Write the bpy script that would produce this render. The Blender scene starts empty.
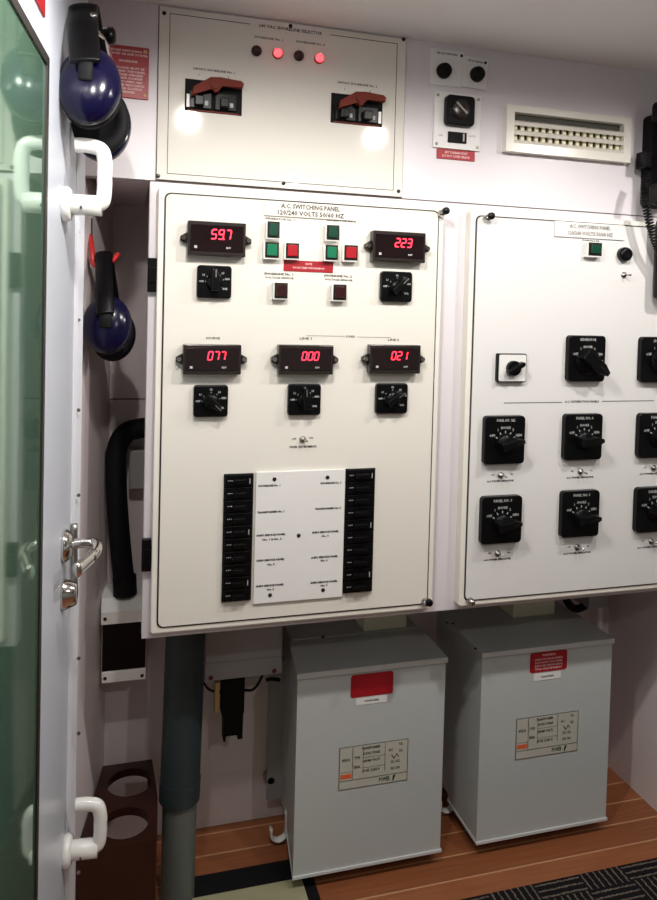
import bpy, bmesh, math, random
from mathutils import Vector, Matrix
random.seed(4)
S = bpy.context.scene
COL = S.collection
PI = math.pi
# ---------------------------------------------------------------- camera
ZC = 1.464
RR = [[0.9620850451594093, -0.271539950448288, 0.02565971923286596],
      [0.01657225658312267, -0.03570712024365985, -0.9992248805320578],
      [0.27224570922663105, 0.9617645537620438, -0.02985325666070815]]
CAM = Vector((0, -1.62, ZC)); F = 730.0; CX = 328.5; CY = 335.0
def ray(px, py):
    a, b = (px-CX)/F, (py-CY)/F
    return Vector([RR[0][i]*a+RR[1][i]*b+RR[2][i] for i in range(3)])
def P(px, py, y=0.0):
    d = ray(px, py); return CAM+d*((y-CAM.y)/d.y)
cd = bpy.data.cameras.new('camera'); cam = bpy.data.objects.new('camera', cd); COL.objects.link(cam)
m = Matrix([[RR[0][i], -RR[1][i], -RR[2][i]] for i in range(3)]).to_4x4(); m.translation = CAM
cam.matrix_world = m
cd.sensor_fit = 'VERTICAL'; cd.sensor_height = 36; cd.lens = F/900*36
cd.shift_y = -(450-CY)/900; cd.clip_start = .02
S.camera = cam
# ---------------------------------------------------------------- materials
def mat(name, col, rough=.5, metal=0, noise=0, nscale=30, emis=None, estr=0, coat=0, spec=.5, bump=0, alpha=None):
    m = bpy.data.materials.new(name); m.use_nodes = True
    nt = m.node_tree; b = nt.nodes['Principled BSDF']
    b.inputs['Base Color'].default_value = (*col, 1); b.inputs['Roughness'].default_value = rough
    b.inputs['Metallic'].default_value = metal; b.inputs['Specular IOR Level'].default_value = spec
    b.inputs['Coat Weight'].default_value = coat
    if emis: b.inputs['Emission Color'].default_value = (*emis, 1); b.inputs['Emission Strength'].default_value = estr
    tc = nt.nodes.new('ShaderNodeTexCoord')
    n = nt.nodes.new('ShaderNodeTexNoise'); n.inputs['Scale'].default_value = nscale; n.inputs['Detail'].default_value = 4
    nt.links.new(tc.outputs['Object'], n.inputs['Vector'])
    if noise:
        mx = nt.nodes.new('ShaderNodeMix'); mx.data_type = 'RGBA'
        mx.inputs[6].default_value = (*[c*(1-noise) for c in col], 1); mx.inputs[7].default_value = (*[min(1, c*(1+noise)) for c in col], 1)
        nt.links.new(n.outputs['Fac'], mx.inputs[0]); nt.links.new(mx.outputs[2], b.inputs['Base Color'])
    if bump:
        bp = nt.nodes.new('ShaderNodeBump'); bp.inputs['Strength'].default_value = bump; bp.inputs['Distance'].default_value = .002
        nt.links.new(n.outputs['Fac'], bp.inputs['Height']); nt.links.new(bp.outputs[0], b.inputs['Normal'])
    return m
M = dict(
 panel=mat('cream_enamel', (.77, .745, .685), .07, noise=.012, nscale=6, coat=.0),
 panel2=mat('white_enamel', (.75, .745, .74), .09, noise=.012, nscale=6),
 frame=mat('cream_frame', (.82, .79, .72), .25),
 fascia=mat('lilac_white_laminate', (.70, .665, .70), .38, noise=.015, nscale=8),
 wall=mat('pale_pink_laminate', (.76, .68, .685), .5, noise=.03, nscale=5),
 rear=mat('grey_green_bulkhead', (.30, .31, .31), .6, noise=.05),
 ceil=mat('grey_headliner', (.84, .825, .825), .6, noise=.02, nscale=9),
 jamb=mat('pale_aluminium_frame', (.66, .68, .74), .38),
 leaf=mat('pale_blue_door_paint', (.62, .66, .74), .33),
 white=mat('white_plastic', (.80, .80, .77), .25),
 plate=mat('engraved_white_plate', (.80, .79, .78), .3),
 cream=mat('cream_plastic', (.86, .80, .58), .45),
 black=mat('black_plastic', (.003, .003, .0036), .3, spec=.18),
 matt=mat('matt_black_rubber', (.005, .005, .006), .7, spec=.2),
 ink=mat('dark_engraving', (.035, .03, .03), .5),
 line=mat('brown_seam_and_edge_shadow', (.07, .05, .045), .6),
 gasket=mat('black_gasket', (.018, .015, .013), .55),
 mark=mat('white_print', (.42, .44, .44), .5),
 redmark=mat('pink_white_print', (.80, .55, .55), .5),
 glass=mat('black_meter_glass', (.012, .006, .007), .07, spec=.6),
 digit=mat('red_led_digit', (.9, .05, .12), .4, emis=(1, .016, .03), estr=3.2),
 bezel=mat('dark_bronze_bezel', (.028, .022, .020), .25, metal=.3),
 chrome=mat('chrome', (.62, .60, .57), .14, metal=1),
 steel=mat('dull_steel', (.38, .36, .33), .35, metal=1),
 green=mat('green_button_lens', (.005, .050, .028), .2),
 greenlit=mat('lit_green_button_lens', (.008, .12, .06), .2, emis=(.02, .5, .22), estr=.10),
 red=mat('red_button_lens', (.22, .012, .016), .2),
 redlit=mat('lit_red_button_lens', (.25, .010, .016), .2, emis=(1, .03, .05), estr=.16),
 redhot=mat('bright_red_lamp_lens', (.9, .1, .12), .2, emis=(1, .05, .06), estr=2.4),
 maroon=mat('maroon_button_lens', (.032, .007, .008), .2),
 sign=mat('red_sign_plastic', (.36, .010, .018), .35),
 handle=mat('rust_red_handle', (.17, .030, .018), .6, spec=.2),
 grey=mat('grey_enamel_steel', (.50, .525, .525), .34, noise=.03, nscale=6),
 greyedge=mat('light_grey_edge', (.62, .63, .64), .35),
 tin=mat('grey_box_steel', (.36, .35, .35), .45, noise=.03),
 blue=mat('dark_blue_plastic', (.0028, .0022, .020), .2, spec=.3),
 pipeblue=mat('blue_black_pipe_sleeve', (.018, .032, .036), .5, noise=.15, nscale=12),
 pipegrey=mat('grey_pipe', (.12, .135, .125), .42, noise=.08, nscale=10),
 mahog=mat('dark_mahogany', (.028, .008, .005), .33, noise=.3, nscale=14),
 brass=mat('pale_brass', (.55, .42, .18), .4, metal=.4),
 sheet=mat('yellowish_sheet', (.34, .33, .20), .6, noise=.1, nscale=25),
 tag=mat('aged_white_paper', (.50, .49, .43), .6, noise=.06, nscale=40),
 orange=mat('orange_print', (.75, .13, .05), .5),
 hookred=mat('red_plastic_hook', (.45, .02, .02), .35),
 duct=mat('dim_duct', (.07, .07, .055), .6),
 lamp=mat('lamp_glass', (1, 1, 1), .4, emis=(1, .93, .85), estr=6),
)
def glassy():
    m = mat('green_tinted_glass', (.10, .25, .16), .05, metal=.0, spec=1)
    nt = m.node_tree; b = nt.nodes['Principled BSDF']
    out = nt.nodes['Material Output']
    b.inputs['Base Color'].default_value = (.10, .185, .13, 1)
    g = nt.nodes.new('ShaderNodeBsdfGlossy'); g.inputs['Color'].default_value = (.40, .66, .50, 1); g.inputs['Roughness'].default_value = .05
    mx = nt.nodes.new('ShaderNodeMixShader'); mx.inputs[0].default_value = .3
    nt.links.new(b.outputs[0], mx.inputs[1]); nt.links.new(g.outputs[0], mx.inputs[2]); nt.links.new(mx.outputs[0], out.inputs[0])
    return m
M['greenglass'] = glassy()
def teak():
    m = bpy.data.materials.new('teak_planks'); m.use_nodes = True
    nt = m.node_tree; N = nt.nodes; L = nt.links; b = N['Principled BSDF']; b.inputs['Roughness'].default_value = .42
    tc = N.new('ShaderNodeTexCoord'); sp = N.new('ShaderNodeSeparateXYZ'); L.new(tc.outputs['Object'], sp.inputs[0])
    def mth(op, a, bb=None):
        n = N.new('ShaderNodeMath'); n.operation = op
        for i, v in enumerate((a, bb)):
            if v is None: continue
            if isinstance(v, (int, float)): n.inputs[i].default_value = v
            else: L.new(v, n.inputs[i])
        return n.outputs[0]
    u = mth('DIVIDE', mth('ADD', sp.outputs['Y'], 4.0+.02-.0025), .08)
    fr = mth('FRACT', u); fl = mth('FLOOR', u)
    ln = mth('LESS_THAN', fr, .06)
    mp = N.new('ShaderNodeMapping'); mp.inputs['Scale'].default_value = (3, 60, 1); L.new(tc.outputs['Object'], mp.inputs[0])
    nz = N.new('ShaderNodeTexNoise'); nz.inputs['Scale'].default_value = 2; nz.inputs['Detail'].default_value = 6; L.new(mp.outputs[0], nz.inputs['Vector'])
    wn = N.new('ShaderNodeTexWhiteNoise'); wn.noise_dimensions = '1D'; L.new(fl, wn.inputs['W'])
    cr = N.new('ShaderNodeValToRGB'); cr.color_ramp.elements[0].color = (.15, .046, .018, 1); cr.color_ramp.elements[1].color = (.42, .145, .055, 1)
    L.new(mth('ADD', mth('MULTIPLY', nz.outputs['Fac'], .7), mth('MULTIPLY', wn.outputs['Value'], .3)), cr.inputs[0])
    mx = N.new('ShaderNodeMix'); mx.data_type = 'RGBA'; L.new(ln, mx.inputs[0]); L.new(cr.outputs[0], mx.inputs[6]); mx.inputs[7].default_value = (.50, .27, .14, 1)
    L.new(mx.outputs[2], b.inputs['Base Color']); return m
M['teak'] = teak()
def rugmat():
    m = bpy.data.materials.new('black_patterned_rug'); m.use_nodes = True
    nt = m.node_tree; N = nt.nodes; L = nt.links; b = N['Principled BSDF']; b.inputs['Roughness'].default_value = .95
    b.inputs['Specular IOR Level'].default_value = .1
    tc = N.new('ShaderNodeTexCoord')
    ck = N.new('ShaderNodeTexChecker'); ck.inputs['Scale'].default_value = 1/.13; L.new(tc.outputs['Object'], ck.inputs['Vector'])
    def wave(d, sc):
        w = N.new('ShaderNodeTexWave'); w.bands_direction = d; w.inputs['Scale'].default_value = sc; w.inputs['Distortion'].default_value = 1.5
        w.inputs['Detail'].default_value = 2; w.inputs['Detail Scale'].default_value = 6
        L.new(tc.outputs['Object'], w.inputs['Vector']); return w
    a, c = wave('X', 17), wave('Y', 17)
    mx = N.new('ShaderNodeMix'); mx.data_type = 'FLOAT'; L.new(ck.outputs['Fac'], mx.inputs[0]); L.new(a.outputs['Fac'], mx.inputs[2]); L.new(c.outputs['Fac'], mx.inputs[3])
    gt = N.new('ShaderNodeMath'); gt.operation = 'GREATER_THAN'; gt.inputs[1].default_value = .86; L.new(mx.outputs[0], gt.inputs[0])
    nz = N.new('ShaderNodeTexNoise'); nz.inputs['Scale'].default_value = 120; L.new(tc.outputs['Object'], nz.inputs['Vector'])
    g2 = N.new('ShaderNodeMath'); g2.operation = 'MULTIPLY'; L.new(gt.outputs[0], g2.inputs[0]); L.new(nz.outputs['Fac'], g2.inputs[1])
    m2 = N.new('ShaderNodeMix'); m2.data_type = 'RGBA'; L.new(g2.outputs[0], m2.inputs[0]); m2.inputs[6].default_value = (.010, .009, .011, 1); m2.inputs[7].default_value = (.26, .21, .17, 1)
    L.new(m2.outputs[2], b.inputs['Base Color']); return m
M['rug'] = rugmat()
# ---------------------------------------------------------------- mesh builder
ORG = {}
class MB:
    def __init__(s): s.v = []; s.f = []; s.mi = []; s.sm = []; s.ms = []
    def _m(s, k):
        if k not in s.ms: s.ms.append(k)
        return s.ms.index(k)
    def add(s, vs, fs, k, smooth=False):
        o = len(s.v); i = s._m(k); s.v += [Vector(v) for v in vs]
        for f in fs: s.f.append([o+a for a in f]); s.mi.append(i); s.sm.append(smooth)
        return s
    def bm(s, b, k, smooth=False, M4=None):
        b.verts.ensure_lookup_table(); b.verts.index_update()
        vs = [(M4 @ v.co if M4 else v.co.copy()) for v in b.verts]; fs = [[v.index for v in f.verts] for f in b.faces]; b.free()
        return s.add(vs, fs, k, smooth)
    def box(s, x0, x1, y0, y1, z0, z1, k, bev=0, M4=None, seg=2):
        b = bmesh.new(); bmesh.ops.create_cube(b, size=1)
        for v in b.verts: v.co = Vector((x0+(v.co.x+.5)*(x1-x0), y0+(v.co.y+.5)*(y1-y0), z0+(v.co.z+.5)*(z1-z0)))
        if bev: bmesh.ops.bevel(b, geom=b.edges[:], offset=bev, segments=seg, affect='EDGES', profile=.5)
        return s.bm(b, k, M4=M4)
    def prism(s, pts, a, b, k, ax='Y', bev=0, M4=None):
        """polygon given in the two other axes, extruded from a to b along ax; bevel on the 'a' rim"""
        m = bmesh.new()
        def w(p, t): return {'Y': (p[0], t, p[1]), 'Z': (p[0], p[1], t), 'X': (t, p[0], p[1])}[ax]
        A = [m.verts.new(w(p, a)) for p in pts]; B_ = [m.verts.new(w(p, b)) for p in pts]
        n = len(pts); fa = m.faces.new(A); m.faces.new(B_[::-1])
        for i in range(n): m.faces.new([A[i], B_[i], B_[(i+1) % n], A[(i+1) % n]])
        if bev: bmesh.ops.bevel(m, geom=list(fa.edges), offset=bev, segments=2, affect='EDGES', profile=.5)
        bmesh.ops.recalc_face_normals(m, faces=m.faces[:])
        return s.bm(m, k, M4=M4)
    def rrect(s, x0, x1, z0, z1, r, ya, yb, k, bev=0, M4=None):
        pts = []
        for cx, cz, a0 in ((x1-r, z1-r, 0), (x0+r, z1-r, 90), (x0+r, z0+r, 180), (x1-r, z0+r, 270)):
            for t in range(5):
                a = math.radians(a0+t*22.5); pts.append((cx+r*math.cos(a), cz+r*math.sin(a)))
        return s.prism(pts, ya, yb, k, 'Y', bev, M4)
    def cyl(s, p0, p1, r0, r1=None, k='black', n=24, cap=True):
        p0, p1 = Vector(p0), Vector(p1); r1 = r0 if r1 is None else r1
        d = (p1-p0).normalized(); u = d.orthogonal().normalized(); w = d.cross(u)
        vs = [p+(u*math.cos(2*PI*i/n)+w*math.sin(2*PI*i/n))*r for p, r in ((p0, r0), (p1, r1)) for i in range(n)]
        s.add(vs, [[i, (i+1) % n, n+(i+1) % n, n+i] for i in range(n)], k, True)
        if cap: s.add([v.copy() for v in vs], [list(range(n))[::-1], list(range(n, 2*n))], k)
        return s
    def lathe(s, c, ax, prof, k, n=28, sx=1.0, sy=1.0, up=None):
        """prof: (distance along ax, radius); sx/sy squash the two cross directions"""
        c = Vector(c); ax = Vector(ax).normalized(); up = Vector(up) if up else (Vector((0, 0, 1)) if abs(ax.z) < .9 else Vector((1, 0, 0)))
        w = (up-ax*up.dot(ax)).normalized(); u = ax.cross(w)
        vs = []; fs = []
        for h, r in prof:
            for i in range(n):
                a = 2*PI*i/n; vs.append(c+ax*h+u*(r*sx*math.cos(a))+w*(r*sy*math.sin(a)))
        for j in range(len(prof)-1):
            for i in range(n): fs.append([j*n+i, j*n+(i+1) % n, (j+1)*n+(i+1) % n, (j+1)*n+i])
        fs.append(list(range(n))[::-1]); fs.append([(len(prof)-1)*n+i for i in range(n)])
        return s.add(vs, fs, k, True)
    def tube(s, pts, r, k, n=12, smoothpts=0, flat=None):
        pts = [Vector(p) for p in pts]
        if smoothpts: pts = spline(pts, smoothpts)
        vs = []; fs = []; N = len(pts)
        t0 = (pts[1]-pts[0]).normalized(); u = t0.orthogonal().normalized()
        if flat is not None: u = (Vector(flat[0])-t0*Vector(flat[0]).dot(t0)).normalized()
        for i, p in enumerate(pts):
            t = (pts[min(i+1, N-1)]-pts[max(i-1, 0)]).normalized()
            u = (u-t*u.dot(t)).normalized(); w = t.cross(u)
            rr = r[i*len(r)//N] if isinstance(r, (list, tuple)) else r
            ru, rw = (rr, rr) if flat is None else (flat[1], flat[2])
            for j in range(n):
                a = 2*PI*j/n; vs.append(p+u*(ru*math.cos(a))+w*(rw*math.sin(a)))
        for i in range(N-1):
            for j in range(n): fs.append([i*n+j, i*n+(j+1) % n, (i+1)*n+(j+1) % n, (i+1)*n+j])
        fs.append(list(range(n))[::-1]); fs.append([(N-1)*n+j for j in range(n)])
        return s.add(vs, fs, k, True)
    def text(s, t, x, z, h, y, k='ink', w=None, M4=None, bold=0):
        """centred text of cap height h at (x, z), standing on plane y facing -Y; w stretches to a width"""
        c = bpy.data.curves.new('t', 'FONT'); c.body = t; c.size = h/.70; c.align_x = 'CENTER'; c.align_y = 'CENTER'
        c.resolution_u = 1; c.extrude = 0; c.offset = max(bold, .00012)+.00008; c.space_line = .9
        o = bpy.data.objects.new('t', c); COL.objects.link(o)
        me = bpy.data.meshes.new_from_object(o.evaluated_get(bpy.context.evaluated_depsgraph_get()))
        bpy.data.objects.remove(o); bpy.data.curves.remove(c)
        xs = [v.co.x for v in me.vertices] or [0]; f = w/(max(xs)-min(xs)) if w else 1
        vs = []
        for v in me.vertices:
            q = Vector((x+v.co.x*f, y-.0004, z+v.co.y)); vs.append(M4 @ q if M4 else q)
        s.add(vs, [list(p.vertices) for p in me.polygons], k); bpy.data.meshes.remove(me)
        return s
    def build(s, name, parent=None, loc=None, **tags):
        org = ORG[parent.name] if parent else Vector(loc if loc is not None else s.base())
        me = bpy.data.meshes.new(name); me.from_pydata([v-org for v in s.v], [], s.f)
        for k in s.ms: me.materials.append(M[k])
        for p, i, sm in zip(me.polygons, s.mi, s.sm): p.material_index = i; p.use_smooth = sm
        me.update(); o = bpy.data.objects.new(name, me); COL.objects.link(o)
        if parent: o.parent = parent
        else: o.location = org
        ORG[o.name] = org
        for a, b in tags.items(): o[a] = b
        return o
    def base(s):
        lo = [min(v[i] for v in s.v) for i in range(3)]; hi = [max(v[i] for v in s.v) for i in range(3)]
        return ((lo[0]+hi[0])/2, (lo[1]+hi[1])/2, lo[2])
def spline(pts, n):
    out = []
    for i in range(len(pts)-1):
        p0 = pts[max(i-1, 0)]; p1 = pts[i]; p2 = pts[i+1]; p3 = pts[min(i+2, len(pts)-1)]
        for j in range(n):
            t = j/n; out.append(.5*((2*p1)+(p2-p0)*t+(2*p0-5*p1+4*p2-p3)*t*t+(3*p1-p0-3*p2+p3)*t**3))
    return out+[pts[-1]]
def root(name, label, cat, loc, group=None):
    o = bpy.data.objects.new(name, None); COL.objects.link(o); o.location = loc; o.empty_display_size = .05
    o['label'] = label; o['category'] = cat
    if group: o['group'] = group
    ORG[o.name] = Vector(loc); return o
def struct(name, mb, parent=None):
    o = mb.build(name, parent, None if parent else (0, 0, 0)); 
    if not parent: o['kind'] = 'structure'
    return o
def R_(px0, py0, px1, py1, y):
    """real rectangle (x0,x1,z0,z1) on the plane y"""
    mx, my = (px0+px1)/2, (py0+py1)/2
    return P(px0, my, y).x, P(px1, my, y).x, P(mx, py1, y).z, P(mx, py0, y).z
# ---------------------------------------------------------------- setting
ZCEIL = ZC+.648; ZSEAM = ZC+.2745; ZFB = ZC-.722; YB = .414; XR = 2.35; YN = -3.0
struct('floor', MB().box(-.45, XR, YN, YB, -.05, 0, 'teak'))
struct('ceiling', MB().box(-.45, XR, YN, YB+.05, ZCEIL, ZCEIL+.05, 'ceil'))
XL = .052
fb = MB().box(XL, XR, 0, .035, ZFB, ZSEAM-.001, 'fascia', .002).box(-.105, XR, 0, .035, ZSEAM+.001, ZCEIL, 'fascia')
struct('wall_front', fb)
struct('trim_1', MB().box(XL, XR, .0005, .03, ZSEAM-.002, ZSEAM+.002, 'line'))
struct('trim_2', MB().box(-.06, XL, .035, YB, ZSEAM-.0, ZSEAM+.02, 'wall'))        # niche soffit
struct('wall_back', MB().box(-.45, XR, YB, YB+.05, 0, ZCEIL, 'wall'))
zj = P(125, 399, YB).z
struct('trim_3', MB().box(-.03, .2, YB-.001, YB, zj-.0015, zj+.0015, 'line'))
wl = MB().prism([(-.028, YB), (-.095, -.08), (-.14, -.08), (-.14, YB)], 0, ZCEIL, 'wall', 'Z')
struct('wall_left', wl)
struct('wall_side', MB().box(-.45, -.40, YN, -.0, 0, ZCEIL, 'rear'))
struct('wall_right', MB().box(XR, XR+.05, YN, YB, 0, ZCEIL, 'rear'))
struct('wall_rear', MB().box(-.45, XR, YN-.05, YN, 0, ZCEIL, 'rear'))
struct('wall_partition', MB().box(1.562, 1.60, .035, YB, 0, ZFB+.02, 'wall'))
# door jamb strip with its screws
jx = lambda px, y: P(px, 450, y).x
jb = MB().prism([(-.101, -.12), (jx(81, -.08), -.08), (-.13, -.06), (-.16, -.12)], 0, ZCEIL, 'jamb', 'Z')
jb.prism([(jx(72.5, -.13), -.13), (jx(76, -.122), -.122), (-.12, -.11), (-.14, -.13)], 0, ZCEIL, 'jamb', 'Z')
J = struct('trim_4', jb)
sc = MB()
for py in (36, 60, 90, 232, 320, 410, 495, 658, 733, 872):
    q = P(78, py, -.100); sc.cyl(q, q+Vector((.002, -.003, 0)), .0035, k='steel', n=10)
sc.build('screw', J, kind='stuff')
# ---------------------------------------------------------------- door leaf
DD = Vector((.0836, 1, 0)).normalized(); DN = Vector((DD.y, -DD.x, 0))       # along the leaf, and out of its face
D0 = Vector((jx(72.5, -.12), -.125, 0))
DM = Matrix(((DD.x, -DN.x, 0, D0.x), (DD.y, -DN.y, 0, D0.y), (0, 0, 1, 0), (0, 0, 0, 1)))   # local x along leaf (+ to the jamb), local y into the leaf
DMi = DM.inverted()
def onleaf(px, py):
    d = ray(px, py); n = DN; t = (D0-CAM).dot(n)/d.dot(n); return DMi @ (CAM+d*t)
g = onleaf(46.5, 67)
gx, gz = g.x, g.z
lf = MB().box(-1.25, 0, 0, .04, .04, ZCEIL-.01, 'leaf', .002, M4=DM)
DOOR = struct('door_1', lf)
gb = MB()
for a in ((-1.1, gx+.002, gz-.0, gz+.014), (gx-.014, gx+.002, .25, gz+.014), (-1.1, gx+.002, .236, .25), (-1.12, -1.1, .236, gz+.014)):
    gb.box(a[0], a[1], -.004, 0, a[2], a[3], 'gasket', M4=DM)
gb.build('glass_gasket', DOOR)
MB().box(-1.1, gx-.014, -.001, 0, .25, gz, 'greenglass', M4=DM).build('glass_pane', DOOR, label='green tinted window pane of the door')
def dogging_handle(px, pb, pt, px1, pxt):
    """white C-shaped handle: round flange and foot at the bottom, grip, free arm at the top"""
    b = onleaf(px, pb); t = onleaf(px, pt)
    x, z0, z1 = b.x, b.z, t.z
    # reach out of the leaf face
    w = DM @ Vector((x, 0, z0)); L = None
    for k in range(400):
        q = DM @ Vector((x, -k*.001, z0)); 
        v = [sum(RR[i][j]*(q-CAM)[j] for j in range(3)) for i in range(3)]
        if F*v[0]/v[2]+CX >= px1: L = k*.001; break
    L = L or .08
    fl = MB(); c = DM @ Vector((x, 0, z0))
    fl.lathe(c, DN, [(0, .030), (.010, .030), (.015, .025), (.015, .001)], 'white')
    arm = MB(); r = .0125
    pts = [(x, -.004, z0), (x, -L*.5, z0), (x, -L+.022, z0), (x, -L+.004, z0+.006), (x, -L, z0+.028), (x, -L, (z0+z1)/2), (x, -L, z1-.026), (x, -L+.006, z1-.006), (x, -L+.026, z1), (x, -pxt*L, z1)]
    arm.tube([DM @ Vector(p) for p in pts], r, 'white', n=16, smoothpts=6, flat=((DD.x, DD.y, 0), .012, .0128))
    h = MB(); h.tube([DM @ Vector((x, -.004, z0)), DM @ Vector((x, -L*.5, z0)), DM @ Vector((x, -L+.004, z0))], .0180, 'white', n=16)
    o = arm.build('door_handle', DOOR, label='white C-shaped dogging handle')
    fl.build('flange', o); h.build('handle_foot', o)
    s = MB(); q = DM @ Vector((x-.0165, -.034, z0-.006)); s.cyl(q, q+Vector((-.003, -.0005, 0)), .003, k='gasket', n=10); s.build('grub_screw', o)
dogging_handle(62.5, 204, 143, 104, .28)
dogging_handle(64, 851, 809, 99.5, .30)
# lever lock
lc = onleaf(63, 546); x, z = lc.x, lc.z
lk = MB().lathe(DM @ Vector((x, 0, z)), DN, [(0, .030), (.006, .030), (.016, .020), (.018, .001)], 'chrome', sy=1.0, sx=.9)
LK = lk.build('door_lock', DOOR, label='chrome lever lock on the door edge')
def LP(a, b, c): return DM @ Vector((x+a, -b, z+c))
MB().tube([LP(0, .008, .0), LP(0, .028, .004), LP(0, .05, .004)], .0095, 'chrome', smoothpts=5).tube(
    [LP(.004, .046, .004), LP(-.008, .060, .002), LP(-.03, .062, -.002), LP(-.055, .056, -.006)], .0095, 'chrome', smoothpts=6).tube(
    [LP(-.045, .058, -.005), LP(-.075, .048, -.008), LP(-.105, .038, -.010)], .012, 'chrome', smoothpts=5, flat=((0, 0, 1), .013, .009)).build('lever', LK)
MB().lathe(LP(.0, 0, -.090), DN, [(0, .029), (.004, .029), (.022, .021), (.026, .018), (.026, .001)], 'chrome', sx=.8).build('key_cylinder', LK)
MB().tube([P(74.3, 524, -.135), P(74.5, 560, -.135), P(74.6, 585, -.137), P(72, 602, -.145)], .0062, 'steel', smoothpts=4).build('latch_bar', LK)
# red notice above the pane
a = onleaf(41.5, 16); b_ = onleaf(33, 0)
MB().box(a.x-.16, a.x+.012, -.003, 0, a.z+.002, a.z+.16, 'sign', .001, M4=DM).build('red_notice', loc=DM @ Vector((a.x-.08, 0, a.z)),
    label='red notice at the top of the green glazed door', category='sign')
# ---------------------------------------------------------------- devices
def screw(mb, x, y, z, r=.004, k='steel'):
    mb.lathe((x, y, z), (0, -1, 0), [(0, r), (.0012, r), (.002, r*.6), (.002, .0002)], k, n=12)
SEG = {'0': 'abcdef', '1': 'bc', '2': 'abged', '3': 'abgcd', '4': 'fgbc', '5': 'afgcd', '6': 'afgedc', '7': 'abc', '9': 'abcdfg'}
def digits(mb, t, x, z, h, y):
    w = h*.52; th = h*.13; adv = w*1.5; dots = t.count('.'); n = len(t)-dots; x0 = x-adv*(n-1)/2; i = 0
    sl = lambda xx, zz: (xx+.17*(zz-z), zz)
    for ch in t:
        if ch == '.':
            c = x0+(i-1)*adv+w*.75; mb.prism([sl(c-th/2, z-h/2-th/2), sl(c+th/2, z-h/2-th/2), sl(c+th/2, z-h/2+th/2), sl(c-th/2, z-h/2+th/2)], y-.0006, y, 'digit'); continue
        c = x0+i*adv; i += 1
        H = {'a': h/2, 'g': 0, 'd': -h/2}
        for s_ in SEG[ch]:
            if s_ in H:
                zz = z+H[s_]; q = [(c-w/2+th*.3, zz-th/2), (c+w/2-th*.3, zz-th/2), (c+w/2-th*.3, zz+th/2), (c-w/2+th*.3, zz+th/2)]
            else:
                xx = c+(w/2 if s_ in 'bc' else -w/2); zz = z+(h/4 if s_ in 'bf' else -h/4)
                q = [(xx-th/2, zz-h/4+th*.35), (xx+th/2, zz-h/4+th*.35), (xx+th/2, zz+h/4-th*.35), (xx-th/2, zz+h/4-th*.35)]
            mb.prism([sl(*p) for p in q], y-.0006, y, 'digit')
def meter(par, r, y, txt, lab):
    x0, x1, z0, z1 = r; cx, cz = (x0+x1)/2, (z0+z1)/2; d = .024
    b = MB().box(x0, x1, y-d, y, z0, z1, 'bezel', .002)
    o = b.build('panel_meter', par, label=lab)
    e = .009; MB().box(x0+e*.6, x1-e*.6, y-d-.0015, y-d, z0+e, z1-e*.8, 'glass', .0006).build('display_window', o)
    dg = MB(); digits(dg, txt, cx+(x1-x0)*.07, cz+(z1-z0)*.13, (z1-z0)*.27, y-d-.0018); dg.build('led_digits', o)
    t = MB(); t.text('KW', cx+(x1-x0)*.2, cz-(z1-z0)*.26, .0042, y-d-.0016, 'mark').box(x0+.014, x0+.020, y-d-.0019, y-d-.0015, cz-(z1-z0)*.3, cz-(z1-z0)*.22, 'mark')
    t.v and t.build('small_print', o)
    for s_ in (-1, 1):
        xe = x0 if s_ < 0 else x1
        m = MB().prism([(xe, cz+.012), (xe+s_*.014, cz+.004), (xe+s_*.014, cz-.006), (xe, cz-.012)], y-.012, y, 'bezel')
        m.cyl((xe+s_*.008, y-.02, cz), (xe+s_*.008, y-.012, cz), .005, k='chrome', n=14)
        m.build('mounting_ear', o)
def rotary(par, r, y, ang, lab, kind='small', title=None, knob=1.0):
    x0, x1, z0, z1 = r; cx = (x0+x1)/2; w = x1-x0; h = z1-z0; cz = (z0+z1)/2 if not title else z0+h*.44
    d = .012 if kind == 'small' else .016
    o = MB().rrect(x0, x1, z0, z1, w*.09, y-d, y, 'black', .0025).build('rotary_switch', par, label=lab)
    t = MB(); yy = y-d-.0002; rr = w*.36
    names = ['OFF', 'L1', 'L2', 'L3', 'GEN', 'SHR'] if kind == 'small' else ['OFF', '1', 'SHORE', '2', 'GEN', '1+2']
    for i, a in enumerate((150, 120, 90, 60, 30, 0) if kind == 'big' else (180, 145, 90, 50, 15, -35)):
        A = math.radians(a); t.text(names[i], cx+rr*1.05*math.cos(A), cz+rr*.95*math.sin(A), w*.055, yy, 'mark')
        ct, st = math.cos(A), math.sin(A); r0, r1 = rr*.62, rr*.76; q = w*.012
        t.prism([(cx+r0*ct-q*st, cz+r0*st+q*ct), (cx+r1*ct-q*st, cz+r1*st+q*ct), (cx+r1*ct+q*st, cz+r1*st-q*ct), (cx+r0*ct+q*st, cz+r0*st-q*ct)], yy-.0003, yy, 'mark')
    if title: t.text(title, cx, z1-h*.09, w*.06, yy, 'mark', w=w*.45)
    t.build('dial_print', o)
    k = MB(); kr = w*.25*knob; L = w*.34*knob; kd = .026 if kind == 'small' else .038
    k.lathe((cx, y-d, cz), (0, -1, 0), [(0, kr), (.004, kr), (.007, kr*.85), (.010, kr*.8), (.010, .001)], 'black')
    A = math.radians(ang); M4 = Matrix.Translation((cx, 0, cz)) @ Matrix.Rotation(-A, 4, 'Y')
    k.prism([(-L*.75, -kr*.42), (L*.55, -kr*.42), (L*1.05, -kr*.16), (L*1.05, kr*.16), (L*.55, kr*.42), (-L*.75, kr*.42)], y-d-kd, y-d-.008, 'black', 'Y', .0025, M4)
    k.prism([(L*.35, -.0012), (L*1.0, -.0012), (L*1.0, .0012), (L*.35, .0012)], y-d-kd-.0004, y-d-kd, 'steel' if kind == 'small' else 'bezel', 'Y', 0, M4)
    k.build('selector_knob', o)
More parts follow.
